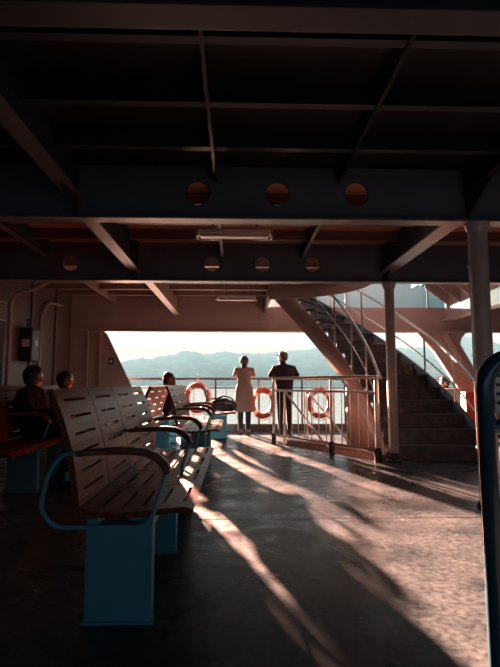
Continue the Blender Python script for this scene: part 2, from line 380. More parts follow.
# ------------------------------------------------------------------ walls
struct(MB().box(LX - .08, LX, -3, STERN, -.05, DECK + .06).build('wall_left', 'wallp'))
wl = bpy.data.objects['wall_left']
for y in (1.5, 3.4, 5.2, 7.0, 8.3, 9.4):
    MB().box(LX, LX + .035, y, y + .07, 0, DECK - .01).build('wall_rib', 'wallp', wl)
struct(MB().box(RX, RX + .08, -3, STERN + .8, -.05, 3.2).build('wall_right', 'shade_navy'))  # right wall colour darkened to hold down bounced sunlight
wr_ = bpy.data.objects['wall_right']
for y in (5.0, 6.6, 8.2, 9.8):
    MB().box(RX - .035, RX, y, y + .07, 0, 3.15).build('wall_rib', 'shade_navy', wr_)
wb = struct(MB().box(LX, RX, -3.08, -3, -.05, 1.15).build('wall_back', 'shade_navy'))      # open fore end: sill, header and mullions
MB().box(LX, RX, -3.08, -3, 2.15, DECK + .06).build('header', 'shade_navy', wb)
for x in (LX, -1.2, 1.2, 3.7, RX - .12): MB().box(x, x + .12, -3.08, -3, 1.15, 2.15).build('mullion', 'shade_navy', wb)
# stern bulkhead: lintel plus the slanted plate at the left of the big opening
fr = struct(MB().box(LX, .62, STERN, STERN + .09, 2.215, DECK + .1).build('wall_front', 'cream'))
MB().box(.62, RX, STERN, STERN + .09, 2.215, 2.72).build('lintel', 'cream', fr)
MB().box(LX, .6, STERN - .06, STERN + .12, 2.17, 2.215).build('lintel_flange', 'cream', fr, bevel=.006)
MB().box(.6, RX, STERN - .06, STERN + .12, 2.17, 2.215).build('lintel_flange', 'cream', fr, bevel=.006)
poly = [(LX, 0), (-1.75, 0), (-2.17, .75), (-2.20, .95)]
poly += [(-2.26, 1.05), (-2.76, 2.06), (-2.80, 2.12), (-2.86, 2.16), (-2.95, 2.17), (LX, 2.17)]
MB().prism(poly, 1, STERN - .02, STERN + .09).build('bulkhead_plate', 'cream', fr, bevel=.006)
mb = MB(); mb.tube([(p[0], STERN - .02, p[1]) for p in poly[1:9]], .022, 8); mb.build('opening_edge_bead', 'cream', fr, True)
for x in (-3.18, -2.92):
    MB().box(x, x + .03, STERN - .07, STERN - .02, 0, 2.17).build('bulkhead_stiffener', 'cream', fr)
# right part of the stern: raked pillar and far window plate
def px_plate(name, poly, y0, y1, m): return MB().prism(poly, 1, y0, y1).build(name, m, fr, bevel=.01)
px_plate('raked_pillar', [(3.95, 2.20), (4.78, 2.20), (5.42, 1.0), (5.75, 0), (5.0, 0), (4.82, 1.0), (4.35, 1.75)], STERN + .02, STERN + .16, 'cream')
px_plate('pillar_rib', [(4.48, 2.20), (4.60, 2.20), (5.25, 1.0), (5.5, 0.1), (5.36, .1), (5.10, 1.0)], STERN - .06, STERN + .02, 'cream')
px_plate('window_corner', [(4.75, 2.20), (5.25, 2.20), (5.05, 2.15), (4.96, 2.05), (4.93, 1.92)], STERN + .02, STERN + .12, 'cream')
px_plate('sill_plate', [(5.3, 0), (RX, 0), (RX, .75), (5.3, .75)], STERN + .02, STERN + .1, 'cream')

# outer girder with brackets at the right of the stair opening, and the upper bulwark
og = struct(MB().box(4.6, 4.68, 6.72, STERN, 2.46, 3.2).build('trim_1', 'cream'))
MB().box(4.52, 4.74, 6.72, STERN, 2.43, 2.46).build('girder_flange', 'cream', og)
MB().box(4.05, RX, 6.72, STERN, 3.2, 3.25).build('side_deck', 'cream', og)
for i in range(7):
    y = 7.0 + i * .52
    MB().prism([(4.60, 2.72), (4.60, 3.2), (4.08, 3.2), (4.08, 3.12)], 1, y - .012, y + .012).build('bracket', 'cream', og)
ub = struct(MB().box(4.05, 4.10, 6.72, STERN + .5, 3.25, 4.35).build('trim_2', 'glazing'))
for i in range(6):
    xa = .62 + i * .947
    MB().box(xa + .02, xa + .927, STERN + .46, STERN + .49, 2.76, 4.31).build('glass_pane', 'glazing', ub)
    MB().box(xa - .02, xa + .02, STERN + .44, STERN + .5, 2.72, 4.35).build('glazing_bar', 'cream', ub)
for z in (2.72, 4.31): MB().box(.6, RX, STERN + .44, STERN + .5, z, z + .04).build('glazing_rail', 'cream', ub)
MB().box(.62, RX, STERN + .09, STERN + .5, 2.66, 2.72).build('waterway_plate', 'cream', ub)
struct(MB().box(LX, RX, -3, 6.3, 5.4, 5.5).build('trim_3', 'cream'))
tr3 = bpy.data.objects['trim_3']
for y in (-2, 0, 2.0, 4.2, 6.2):
    MB().box(LX, RX, y, y + .04, 5.2, 5.4).build('canopy_beam', 'cream', tr3)
for x in (LX + .05, RX - .15):
    for y in (-2.5, 1.5, 6.0):
        MB().box(x, x + .1, y, y + .1, DECK + .06, 5.4).build('canopy_post', 'cream', tr3)

# ------------------------------------------------------------------ columns
def column(name, label, x, y, r, ztop, pipe):
    t = thing(name, label, 'column', (x, y, 0), 0, 'steel columns under the deck beams')
    mb = MB(); mb.lathe([(r, 0), (r, ztop)], 28); mb.build('shaft', 'column', t, True)
    mb = MB(); mb.lathe([(r + .035, 0), (r + .035, .03), (r + .01, .05), (r + .006, .12), (r, .125)], 28); mb.build('base_collar', 'dark_metal', t, True)
    mb = MB(); mb.lathe([(r + .004, ztop - .09), (r + .03, ztop - .02), (r + .03, ztop - .003)], 28); mb.build('top_collar', 'column', t, True)
    if pipe:
        mb = MB(); mb.tube([(-r - .016, -.01, 0), (-r - .016, -.01, ztop - .07), (-r - .03, -.01, ztop - .03)], .011, 8); mb.build('conduit', 'steel', t, True)
        for z in (.5, 1.3, 2.1): MB().box(-r - .032, -r + .01, -.025, .005, z, z + .02).build('conduit_clip', 'steel', t)
    return t
column('steel_column', 'thick steel column with thin conduit, nearer one at the right', 2.20, 4.2, .078, 2.513, True)
column('steel_column', 'thinner steel column standing left of the foot of the stairs', 2.15, 6.6, .066, 2.468, False)

# ------------------------------------------------------------------ curved staircase
st = thing('curved_staircase', 'curved staircase with dark treads climbing left behind the middle column', 'staircase', (SC[0], SC[1], 0))
O = (0, 0)
def zat(a): return KZ * (a - T0)
for i in range(NST):
    a0 = T0 + i * STEPA; a1 = a0 + STEPA; z = (i + 1) * .2
    q = MB(); q.prism(arcpts(O, SR + .02, a0 - .01, a1 + .012, 3) + arcpts(O, SR + SW - .02, a1 + .012, a0 - .01, 3), 2, z - .035, z)
    s_ = q.build('step', 'step', st)
    q = MB(); q.prism(arcpts(O, SR + .02, a0, a0 + .006, 1) + arcpts(O, SR + SW - .02, a0 + .006, a0, 1), 2, z - .2, z - .034)
    q.build('riser', 'step', s_)
    q = MB(); q.prism(arcpts(O, SR + .03, a0 - .014, a0 + .004, 1) + arcpts(O, SR + SW - .03, a0 + .004, a0 - .014, 1), 2, z - .02, z + .005)
    q.build('nosing', 'dark_metal', s_)
def stringer(r, below, above, m, th, a0=T0, a1=T0 + NST * STEPA):
    n = 44; q = MB(); v = []; f = []
    for i in range(n + 1):
        a = a0 + (a1 - a0) * i / n; z = zat(a)
        v += [(r * cos(a), r * sin(a), max(0.0, z - below)), (r * cos(a), r * sin(a), z + above)]
    for i in range(n): f.append((2 * i, 2 * i + 2, 2 * i + 3, 2 * i + 1))
    q.add(v, f); return q.build('stringer', m, st, True, solid=th)
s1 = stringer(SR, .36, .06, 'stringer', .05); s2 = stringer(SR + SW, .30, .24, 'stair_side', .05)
# panel that closes the lowest steps towards the stairwell
n = 16; q = MB(); v = []; f = []
for i in range(n + 1):
    a = T0 + .62 * i / n
    v += [((SR - .01) * cos(a), (SR - .01) * sin(a), 0), ((SR - .01) * cos(a), (SR - .01) * sin(a), max(.02, zat(a) - .2))]
for i in range(n): f.append((2 * i, 2 * i + 2, 2 * i + 3, 2 * i + 1))
q.add(v, f); q.build('side_panel', 'stringer', st, True, solid=.02)
def stair_rail(r, a0, a1, h, rr, posts, pre=None, post=None, m='steel'):
    pts = [(r * cos(a0 + (a1 - a0) * i / 40), r * sin(a0 + (a1 - a0) * i / 40), zat(a0 + (a1 - a0) * i / 40) + h) for i in range(41)]
    if pre: pts = list(pre) + pts
    q = MB(); q.tube(pts, rr, 10); hr = q.build('handrail', m, st, True)
    q = MB(); q.tube([(r * cos(a0 + (a1 - a0) * i / 40), r * sin(a0 + (a1 - a0) * i / 40), zat(a0 + (a1 - a0) * i / 40) + h * .52) for i in range(41)], rr * .6, 8); q.build('mid_rail', m, st, True)
    for a in posts:
        p = (r * cos(a), r * sin(a)); q = MB(); q.tube([(*p, zat(a)), (*p, zat(a) + h)], rr * .8, 8); q.build('baluster', m, st, True)
r_in, r_out = SR - .005, SR + SW - .01
p = (r_in * cos(T0 + .08), r_in * sin(T0 + .08))
stair_rail(r_in, T0 + .12, T0 + 1.3, .92, .021, [T0 + .14 + .2 * i for i in range(6)],
           pre=[(D[0] - SC[0], D[1] - SC[1] + .03, 1.15), (p[0], p[1] - .03, 1.14)])
stair_rail(r_out, T0 + .02, T0 + 1.3, .92, .021, [T0 + .04 + .21 * i for i in range(6)])

# ------------------------------------------------------------------ guard rail round the stairwell
gr = thing('stairwell_guard_rail', 'steel guard rail with upright bars around the stairwell, left of the column', 'railing', (A[0], A[1], 0))
dv = Vector((D[0] - A[0], D[1] - A[1], 0)); L = dv.length; du = dv.normalized()
def gp(t, z): return (du.x * t, du.y * t, z)
for t, rr in ((0, .026), (L * .62, .022), (L, .03)):
    q = MB(); q.tube([gp(t, 0), gp(t, 1.15)], rr, 10); o = q.build('post', 'steel', gr, True)
    q = MB(); q.lathe([(rr + .018, 0), (rr + .018, .17), (rr, .19)], 12, gp(t, 0)); q.build('post_shoe', 'dark_metal', o, True)
q = MB(); q.tube([gp(0, 1.0), gp(0, 1.15), gp(L * .5, 1.155), gp(L, 1.15)], .024, 10); q.build('top_rail', 'steel', gr, True)
q = MB(); q.tube([gp(0, .94), gp(L, .94)], .018, 8); q.build('second_rail', 'steel', gr, True)
q = MB(); q.tube([gp(0, .16), gp(L, .16)], .016, 8); q.build('bottom_rail', 'steel', gr, True)
for i in range(1, 14):
    t = L * i / 14
    if abs(t - L * .62) < .05: continue
    q = MB(); q.tube([gp(t, .16), gp(t, .94)], .008, 6); q.build('bar', 'steel', gr, True)
# hand rails that go down with the lower stair
for k, (off, s0) in enumerate(((.16, .10), (.52, .30))):
    nx = Vector((-du.y, du.x, 0)); nx = nx if nx.x > 0 else -nx
    a = Vector((0, 0, 0)) + nx * off + du * s0; b = a + du * 1.75
    q = MB(); q.tube([(a.x, a.y, -.2), (a.x, a.y, .93), (b.x, b.y, -.45)], .018, 8); q.build('descending_handrail', 'steel', gr, True)

# ------------------------------------------------------------------ stern rail
SY = 10.95
sr = thing('stern_railing', 'dark painted stern railing with thin bars facing the sea', 'railing', (0, SY, 0))
q = MB(); q.tube([(LX, 0, 1.165), (RX, 0, 1.165)], .028, 10); q.build('top_rail', 'railpaint', sr, True)
for z in (.96, .14):
    q = MB(); q.tube([(LX, 0, z), (RX, 0, z)], .016, 8); q.build('rail', 'railpaint', sr, True)
MB().box(LX, RX, -.02, .02, 0, .14).build('toe_plate', 'railpaint', sr)
x = -3.4
while x < RX:
    q = MB(); q.tube([(x, 0, 0), (x, 0, 1.165)], .022, 8); q.build('post', 'railpaint', sr, True); x += .98
x = -3.4; i = 0
while x < RX:
    if i % 4:
        q = MB(); q.tube([(x, 0, .14), (x, 0, .96)], .006, 6); q.build('bar', 'railpaint', sr)
    x += .245; i += 1

# ------------------------------------------------------------------ life rings
def life_ring(label, x, z, y=SY - .10):
    t = thing('life_ring', label, 'life ring', (x, y, z), 0, 'orange life rings hung on the stern railing')
    q = MB(); q.tube([(.235 * cos(i * pi / 24), 0, .285 * sin(i * pi / 24)) for i in range(48)], .062, 12, True); q.build('ring_body', 'ring', t, True)
    for k in range(4):
        a = pi / 4 + k * pi / 2
        q = MB(); q.tube([(.235 * cos(a + d), 0, .285 * sin(a + d)) for d in (-.16, -.08, 0, .08, .16)], .065, 12); q.build('white_band', 'white', t, True)
    q = MB(); pts = []
    for i in range(64):
        a = i * 2 * pi / 64; s = 1 + .06 * abs(sin(2 * (a - pi / 4))); pts.append((.305 * s * cos(a), -.02, .355 * s * sin(a)))
    q.tube(pts, .008, 6, True); q.build('grab_rope', 'rope', t, True)
    q = MB(); q.tube([(0, 0, .28), (0, .03, .5), (0, .10, .52)], .008, 6); q.build('hanging_cord', 'rope', t, True)
life_ring('orange life ring on the stern railing between the woman and the man', .60, .62)
life_ring('orange life ring seen through the stairwell guard rail bars', 1.88, .62)
life_ring('orange life ring behind the bench end and black bag', -.86, .74)
life_ring('orange life ring low at far right beyond the stairs', 5.2, .40, SY - .1)

# ------------------------------------------------------------------ benches
PW = .52
def curve_panel(prof, slots, y0, y1, sl0, sl1):
    """prof: list of (x,z); slots: list of (t0,t1) param along the length; hole in y between sl0..sl1"""
    P_ = [Vector((a, 0, b)) for a, b in prof]; cum = [0]
    for i in range(1, len(P_)): cum.append(cum[-1] + (P_[i] - P_[i - 1]).length)
    T = cum[-1]
    def at(t):
        s = t * T
        for i in range(1, len(P_)):
            if s <= cum[i] + 1e-9:
                return P_[i - 1].lerp(P_[i], (s - cum[i - 1]) / (cum[i] - cum[i - 1]))
        return P_[-1]
    ts = sorted(set([round(k / 12, 4) for k in range(13)] + [round(t, 4) for s in slots for t in s]))
    ts = [t for t in ts if not any(s[0] + 1e-6 < t < s[1] - 1e-6 for s in slots)]
    ys = [y0, sl0, sl1, y1]; v = []; f = []
    for t in ts:
        p = at(t)
        for y in ys: v.append((p.x, y, p.z))
    for i in range(len(ts) - 1):
        hole_ = any(abs(ts[i] - round(s[0], 4)) < 1e-6 for s in slots)
        for j in range(3):
            if hole_ and j == 1: continue
            f.append((i * 4 + j, i * 4 + j + 1, i * 4 + 5 + j, i * 4 + 4 + j))
    return MB().add(v, f)
SEAT = [(.02, .492), (.07, .475), (.18, .468), (.30, .476), (.42, .490), (.49, .494), (.52, .482)]
BACK = [(.0, .505), (-.008, .56), (-.022, .66), (-.045, .77), (-.078, .88), (-.115, .97), (-.145, 1.03)]
seat_sl = [(.13 + k * .19, .16 + k * .19) for k in range(5)]
back_sl = [(.10 + k * .155, .125 + k * .155) for k in range(6)]
seat_src = curve_panel(SEAT, seat_sl, .004, PW - .004, .10, PW - .10).build('seat_panel', 'wood', None, False, solid=.026)
back_src = curve_panel(BACK, back_sl, .004, PW - .004, .10, PW - .10).build('back_panel', 'wood', None, False, solid=.028)
for o in (seat_src, back_src): o.modifiers['solid'].offset = 0
def sweep_rect(pts, w, h):                # pts (x,z,half-thickness) swept, width along y
    v = []; f = []; n = len(pts)
    for i, (x_, z_, hh) in enumerate(pts):
        a = Vector((pts[max(i - 1, 0)][0], pts[max(i - 1, 0)][1])); b = Vector((pts[min(i + 1, n - 1)][0], pts[min(i + 1, n - 1)][1]))
        d = (b - a).normalized(); nn = Vector((-d.y, d.x))
        for (sy, sn) in ((-1, -1), (1, -1), (1, 1), (-1, 1)):
            v.append((x_ + nn.x * hh * sn, sy * w, z_ + nn.y * hh * sn))
    for i in range(n - 1):
        for j in range(4): f.append((i * 4 + j, i * 4 + (j + 1) % 4, i * 4 + 4 + (j + 1) % 4, i * 4 + 4 + j))
    f += [(0, 1, 2, 3), tuple(4 * (n - 1) + j for j in (3, 2, 1, 0))]
    return MB().add(v, f)
arm_pts = [(.0, .745, .012), (.06, .752, .014), (.16, .758, .016), (.25, .759, .017), (.31, .752, .018), (.36, .730, .019), (.395, .697, .018), (.412, .657, .015)]
arm_src = sweep_rect(arm_pts, .026, .02).build('armrest', 'armwood', None, True, bevel=.008)
lp = roundpath([(.402, 0, .66), (.33, 0, .425), (-.085, 0, .425), (-.155, 0, .50), (-.125, 0, .66), (-.06, 0, .75), (.04, 0, .745)], .07)
loop_src = MB().tube(lp, .0105, 8).build('arm_tube', 'bench_blue', None, True)
ped_src = MB().box(.04, .34, -.035, .035, .006, .425).build('pedestal', 'bench_blue', None, bevel=.006)
foot_src = MB().box(.03, .35, -.05, .05, 0, .012).build('foot_plate', 'bench_blue', None, bevel=.003)
bolt_src = MB().lathe([(.012, .014), (.012, .03), (.006, .034)], 8).build('bolt', 'dark_metal', None)
srcs = [seat_src, back_src, arm_src, loop_src, ped_src, foot_src, bolt_src]
def cp(o, parent, loc=(0, 0, 0), label=None):
    c = o.copy(); COL.objects.link(c); c.parent = parent; c.location = loc; return c
def bench(label, x, y, npan, arms, peds, flip=False, group='slatted wooden ferry benches'):
    t = thing('ferry_bench', label, 'bench', (x, y, 0), pi if flip else 0, group)
    s = -1 if flip else 1
    L = npan * PW
    off = -L if flip else 0
    for k in range(npan):
        cp(seat_src, t, (0, off + k * PW, 0)); cp(back_src, t, (0, off + k * PW, 0))
    for a in arms:
        ay = off + a
        ar = cp(arm_src, t, (0, ay, 0)); cp(loop_src, ar, (0, 0, 0))
    for a in peds:
        pd = cp(ped_src, t, (0, off + a, 0)); fp = cp(foot_src, pd)
        for bx, by in ((.022, -.0), (.358, -.0)):
            cp(bolt_src, pd, (bx, by, 0))
    for xx, zz in ((.05, .437), (.30, .44)):
        MB().box(xx, xx + .045, off + .01, off + L - .01, zz - .018, zz + .018).build('seat_bearer', 'bench_blue', t)
    MB().box(-.06, -.03, off + .02, off + L - .02, .62, .66).build('back_bearer', 'bench_blue', t)
    return t
BX = -.715
b1 = bench('nearest varnished slatted wooden bench with blue pedestal and three armrests', BX, 2.24, 4, [-.015, 1.04, 2.095], [.06, .95, 1.95])
b2 = bench('slatted wooden bench behind the nearest one, its row facing the aisle', BX, 5.95, 3, [-.015, .78, 1.575], [.06, 1.45])
b3 = bench('short slatted wooden bench near the stern railing carrying the black bag', -.52, 9.35, 1, [.535], [.12, .42])
b4 = bench('bench turned to the left, its dark slotted back beyond the nearest bench', -1.05, 5.15, 3, [1.5], [.06, 1.45], True)
b5 = bench('bench turned to the left with the long-haired passenger on it', -1.04, 7.95, 2, [-.015], [.06, .95], True)
b6 = bench('dark bench along the left wall with two passengers sitting on it', -2.28, 3.9, 6, [-.015, 1.04, 3.135], [.06, 1.0, 2.0, 3.0])
for o in srcs: bpy.data.objects.remove(o)

# ------------------------------------------------------------------ people
def ball(mb, c, r):
    if not isinstance(r, (tuple, list)): r = (r, r, r)
    k = len(mb.v); n, m_ = 14, 9
    for i in range(1, m_):
        t = pi * i / m_
        for j in range(n): mb.v.append((c[0] + r[0] * sin(t) * cos(2 * pi * j / n), c[1] + r[1] * sin(t) * sin(2 * pi * j / n), c[2] + r[2] * cos(t)))
    mb.v += [(c[0], c[1], c[2] + r[2]), (c[0], c[1], c[2] - r[2])]; T, B = len(mb.v) - 2, len(mb.v) - 1
    for i in range(m_ - 2):
        for j in range(n):
            a = k + i * n; b = a + n; mb.f.append((a + j, b + j, b + (j + 1) % n, a + (j + 1) % n))
    for j in range(n):
        mb.f.append((T, k + j, k + (j + 1) % n)); q = k + (m_ - 2) * n; mb.f.append((B, q + (j + 1) % n, q + j))
def limb(mb, pts):       # pts: [(point, radius)...]
    for (p, r) in pts: ball(mb, p, r)
    for (p, r), (q, s) in zip(pts, pts[1:]): mb.tube([p, q], [r, s], 12)
def loft(mb, rings, n=24):     # rings: (cx,cy,z,rx,ry)
    k = len(mb.v)
    for (cx, cy, z, rx, ry) in rings:
        for j in range(n): mb.v.append((cx + rx * cos(2 * pi * j / n), cy + ry * sin(2 * pi * j / n), z))
    for i in range(len(rings) - 1):
        for j in range(n): mb.f.append((k + i * n + j, k + i * n + (j + 1) % n, k + (i + 1) * n + (j + 1) % n, k + (i + 1) * n + j))
    mb.f.append(tuple(k + j for j in reversed(range(n)))); mb.f.append(tuple(k + (len(rings) - 1) * n + j for j in range(n)))
def fuse(mb, name, m, parent, vox=.011, smooth=4):
    o = mb.build(name, m, parent)
    r = o.modifiers.new('r', 'REMESH'); r.mode = 'VOXEL'; r.voxel_size = vox
    s = o.modifiers.new('s', 'SMOOTH'); s.iterations = smooth; s.factor = .5
    dg = bpy.context.evaluated_depsgraph_get(); ev = o.evaluated_get(dg)
    me = bpy.data.meshes.new_from_object(ev); o.modifiers.clear(); o.data = me
    me.materials.clear(); me.materials.append(M[m])
    for p in me.polygons: p.use_smooth = True
    return o
def hand(mb, w, d, side, up=Vector((0, 0, 1))):
    """palm from wrist w along d, five fingers, gently curled down"""
    d = Vector(d).normalized(); sd = d.cross(up).normalized(); dn = -up
    w = Vector(w); palm = w + d * .085
    for k in range(4):
        b = w + d * .085 + sd * (-.030 + .020 * k)
        limb(mb, [(w + sd * (-.018 + .012 * k), .017), (b, .0135)])
        ln = (.062, .074, .078, .066)[k] if side < 0 else (.066, .078, .074, .062)[k]
        m1 = b + d * ln * .5 + dn * .012; m2 = b + d * ln * .85 + dn * .035
        limb(mb, [(b, .0105), (m1, .0095), (m2, .0085)])
    s = 1 if side < 0 else -1
    tb = w + d * .03 + sd * .028 * s
    limb(mb, [(tb, .014), (tb + d * .03 + sd * .03 * s, .012), (tb + d * .062 + sd * .034 * s + dn * .012, .0095)])
def head(mb, c, face, tilt=0):
    """c = centre of skull, face = unit vector"""
    f = Vector(face).normalized(); s = f.cross(Vector((0, 0, 1))); c = Vector(c)
    ball(mb, c + Vector((0, 0, .02)), .093); ball(mb, c - f * .022 + Vector((0, 0, .02)), .092)
    ball(mb, c + f * .03 + Vector((0, 0, -.05)), .066); ball(mb, c + f * .048 + Vector((0, 0, -.088)), .036)
    limb(mb, [(c + f * .088 + Vector((0, 0, .018)), .011), (c + f * .112 + Vector((0, 0, -.022)), .014)])
    for q in (-1, 1):
        ball(mb, c + s * .088 * q + Vector((0, 0, -.008)), (.018, .024, .032))
        ball(mb, c + f * .082 + s * .033 * q + Vector((0, 0, .028)), .013)
        ball(mb, c + f * .076 + s * .035 * q + Vector((0, 0, .0)), .013)
    limb(mb, [(c + f * .088 - s * .02 + Vector((0, 0, -.055)), .010), (c + f * .088 + s * .02 + Vector((0, 0, -.055)), .010)])
V = Vector
def person(label, loc, rz, J, top, bottom, shoes, hairm, hair, face=(0, 1, 0), coat=False, topm2=None):
    t = thing('person', label, 'person', loc, rz)
    # continuous body
    b = MB()
    g = .76 if coat else 1.0
    limb(b, [(J['pel'], .125 * g), (J['waist'], .115 * g), (J['chest'], .135 * g)])
    limb(b, [(J['chest'] + V((0, 0, .10)), .07 * g), (J['head'] - V((0, 0, .10)), .052), (J['head'] - V((0, 0, .04)), .05)])
    head(b, J['head'], face)
    for s in 'lr':
        limb(b, [(J['sh' + s], .058 * g), (J['el' + s], .042 * g), (J['wr' + s], .028)])
        limb(b, [(J['chest'] + V((0, 0, .06)), .09 * g), (J['sh' + s], .058 * g)])
        hand(b, J['wr' + s], (J['hd' + s] - J['wr' + s]), -1 if s == 'l' else 1)
        limb(b, [(J['hip' + s], .088), (J['kn' + s], .055), (J['an' + s], .038)])
        limb(b, [(J['an' + s], .036), (J['to' + s], .03)])
    fuse(b, 'body', 'skin', t, .009, 3)
    # upper garment
    c = MB()
    if coat:
        p = J['pel']; w_ = J['waist']; ch = J['chest']; kz = J['knl'].z
        loft(c, [(p.x, p.y - .01, kz - .03, .235, .175), (p.x, p.y - .01, kz + .12, .22, .165), (p.x, p.y, p.z - .05, .195, .155), (p.x, p.y, p.z + .05, .18, .145),
                 (w_.x, w_.y, w_.z, .138, .118), (ch.x, ch.y, ch.z - .04, .16, .13), (ch.x, ch.y, ch.z + .06, .160, .122), (ch.x, ch.y, ch.z + .14, .10, .09)])
    else:
        limb(c, [(J['pel'] - V((0, 0, .02)), .155), (J['waist'], .155), (J['chest'], .175), (J['chest'] + V((0, 0, .08)), .11)])
        for s in 'lr': limb(c, [(J['pel'] + (J['hip' + s] - J['pel']) * .6 - V((0, 0, .04)), .125), (J['chest'] + (J['sh' + s] - J['chest']) * .5, .13)])
    for s in 'lr':
        k_ = .9 if coat else 1.0
        limb(c, [(J['chest'] + V((0, 0, .07)), .105 * k_), (J['sh' + s], .078 * k_)])
        limb(c, [(J['sh' + s], .078 * k_), (J['sh' + s].lerp(J['el' + s], .5), .066 * k_), (J['el' + s], .058 * k_), (J['wr' + s], .046 * k_)])
    limb(c, [(J['chest'] + V((0, 0, .10)), .085), (J['head'] - V((0, 0, .125)), .07)])
    fuse(c, 'coat' if coat else 'jacket', top, t, .013, 4)
    # trousers and shoes
    c = MB(); limb(c, [(J['pel'] - V((0, 0, .02)), .135), (J['pel'] + V((0, 0, .05)), .13)])
    for s in 'lr':
        limb(c, [(J['pel'], .125), (J['hip' + s], .10), (J['kn' + s], .068), (J['kn' + s].lerp(J['an' + s], .5), .062), (J['an' + s] + V((0, 0, .01)), .052)])
    fuse(c, 'trousers', bottom, t, .012, 3)
    for s in 'lr':
        c = MB(); a = J['an' + s]; q = J['to' + s]; d = (q - a); d.z = 0; d.normalize()
        limb(c, [(V((a.x, a.y, a.z - .015)), .05), (V((a.x, a.y, a.z - .045)) - d * .03, .038)])
        limb(c, [(V((a.x, a.y, a.z - .04)), .043), (V((q.x, q.y, a.z - .045)) , .04), (V((q.x, q.y, a.z - .05)) + d * .05, .032)])
        o = fuse(c, 'shoe', shoes, t, .008, 2)
    # hair
    h = MB(); hc = J['head']; f = V(face).normalized(); s_ = f.cross(V((0, 0, 1)))
    ball(h, hc - f * .028 + V((0, 0, .032)), .102); ball(h, hc + V((0, 0, .052)), .088); ball(h, hc - f * .05 - V((0, 0, .02)), .075)
    if hair == 'bun':
        ball(h, hc - f * .105 + V((0, 0, .0)), .052); limb(h, [(hc - f * .05 - V((0, 0, .05)), .07), (hc - f * .07 - V((0, 0, .13)), .058)])
    if hair == 'long':
        for q in (-1, 0, 1): limb(h, [(hc - f * .05 + s_ * .05 * q, .07), (hc - f * .075 + s_ * .06 * q - V((0, 0, .13)), .062), (hc - f * .07 + s_ * .06 * q - V((0, 0, .24)), .045)])
    if hair == 'cap':
        limb(h, [(hc + f * .05 + V((0, 0, .065)), .04), (hc + f * .12 + V((0, 0, .055)), .022)])
    fuse(h, 'hair' if hair != 'cap' else 'cap', hairm, t, .009, 3)
    return t
def J_stand(H, el_y, wr_y, rail, lean, foot, head_off=(0, 0), shw=.175, elw=.10):
    k = H / 1.70
    J = dict(pel=V((0, 0, .94 * k)), waist=V((0, lean * .35, 1.10 * k)), chest=V((0, lean * .8, 1.28 * k)),
             head=V((head_off[0], lean * 1.25 + head_off[1], 1.585 * k)))
    for s, q in (('l', -1), ('r', 1)):
        J['sh' + s] = V((q * shw, lean, 1.335 * k)); J['el' + s] = V((q * (shw + elw), el_y, rail + .085)); J['wr' + s] = V((q * .14, wr_y, rail + .085))
        J['hd' + s] = V((q * .06, wr_y + .10, rail + .075))
        J['hip' + s] = V((q * .09, 0, .88 * k)); J['kn' + s] = V((q * (.08 + foot * .4), .015, .49 * k)); J['an' + s] = V((q * (.07 + foot), -.02, .085)); J['to' + s] = V((q * (.09 + foot), .10, .035))
    return J
Jw = J_stand(1.68, .20, .36, 1.165, .06, .01, shw=.155, elw=.05)
Jw['head'].z -= .03
for q_ in 'lr': Jw['sh' + q_].z += .03
person('woman in beige knee-length coat leaning on the stern railing', (.18, 10.52, 0), 0, Jw, 'coat', 'jeans', 'shoe_tan', 'hair_dark', 'bun', coat=True)
Jm = J_stand(1.76, .16, .34, 1.165, .08, .03, (-.03, .02), shw=.195)
person('man in black jacket and cap at the stern railing, looking left', (1.06, 10.52, 0), 0, Jm, 'jacket', 'trouser', 'shoe', 'black', 'cap', face=(-.85, .5, -.05))
def J_sit(seat=.52, lean=-.06, head_f=(0, .02), h=1.0, t=1.0):     # t < 1: slouched
    J = dict(pel=V((0, 0, seat + .10)), waist=V((0, lean * .4, seat + .27 * t)), chest=V((0, lean, seat + .43 * t)), head=V((head_f[0], lean + head_f[1], seat + .43 * t + .305 * h)))
    for s, q in (('l', -1), ('r', 1)):
        J['sh' + s] = V((q * .18, lean, seat + .43 * t + .09)); J['el' + s] = V((q * .23, lean + .09, seat + .29 * t)); J['wr' + s] = V((q * .13, lean + .30, seat + .24)); J['hd' + s] = V((q * .08, lean + .40, seat + .22))
        J['hip' + s] = V((q * .09, .03, seat + .09)); J['kn' + s] = V((q * .11, .42, seat + .05)); J['an' + s] = V((q * .11, .34, .09)); J['to' + s] = V((q * .12, .46, .035))
    return J
person('passenger in dark clothes sitting on the left wall bench, nearer one', (-2.11, 5.2, 0), -pi / 2, J_sit(.52, h=.86, t=.78), 'jacket', 'trouser', 'shoe', 'hair_dark', 'short', face=(-1, .25, 0))
person('passenger in dark clothes sitting on the left wall bench, farther one', (-2.13, 6.15, 0), -pi / 2, J_sit(.52, lean=-.04, h=.83, t=.73), 'darkred', 'trouser', 'shoe', 'hair_dark', 'short', face=(-1, .1, 0))
person('passenger in black with long dark hair sitting beyond the second bench', (-1.26, 8.68, 0), pi / 2, J_sit(.52, lean=-.06, h=.88, t=.80), 'jacket', 'trouser', 'shoe', 'hair_auburn', 'long', face=(.8, .55, 0))

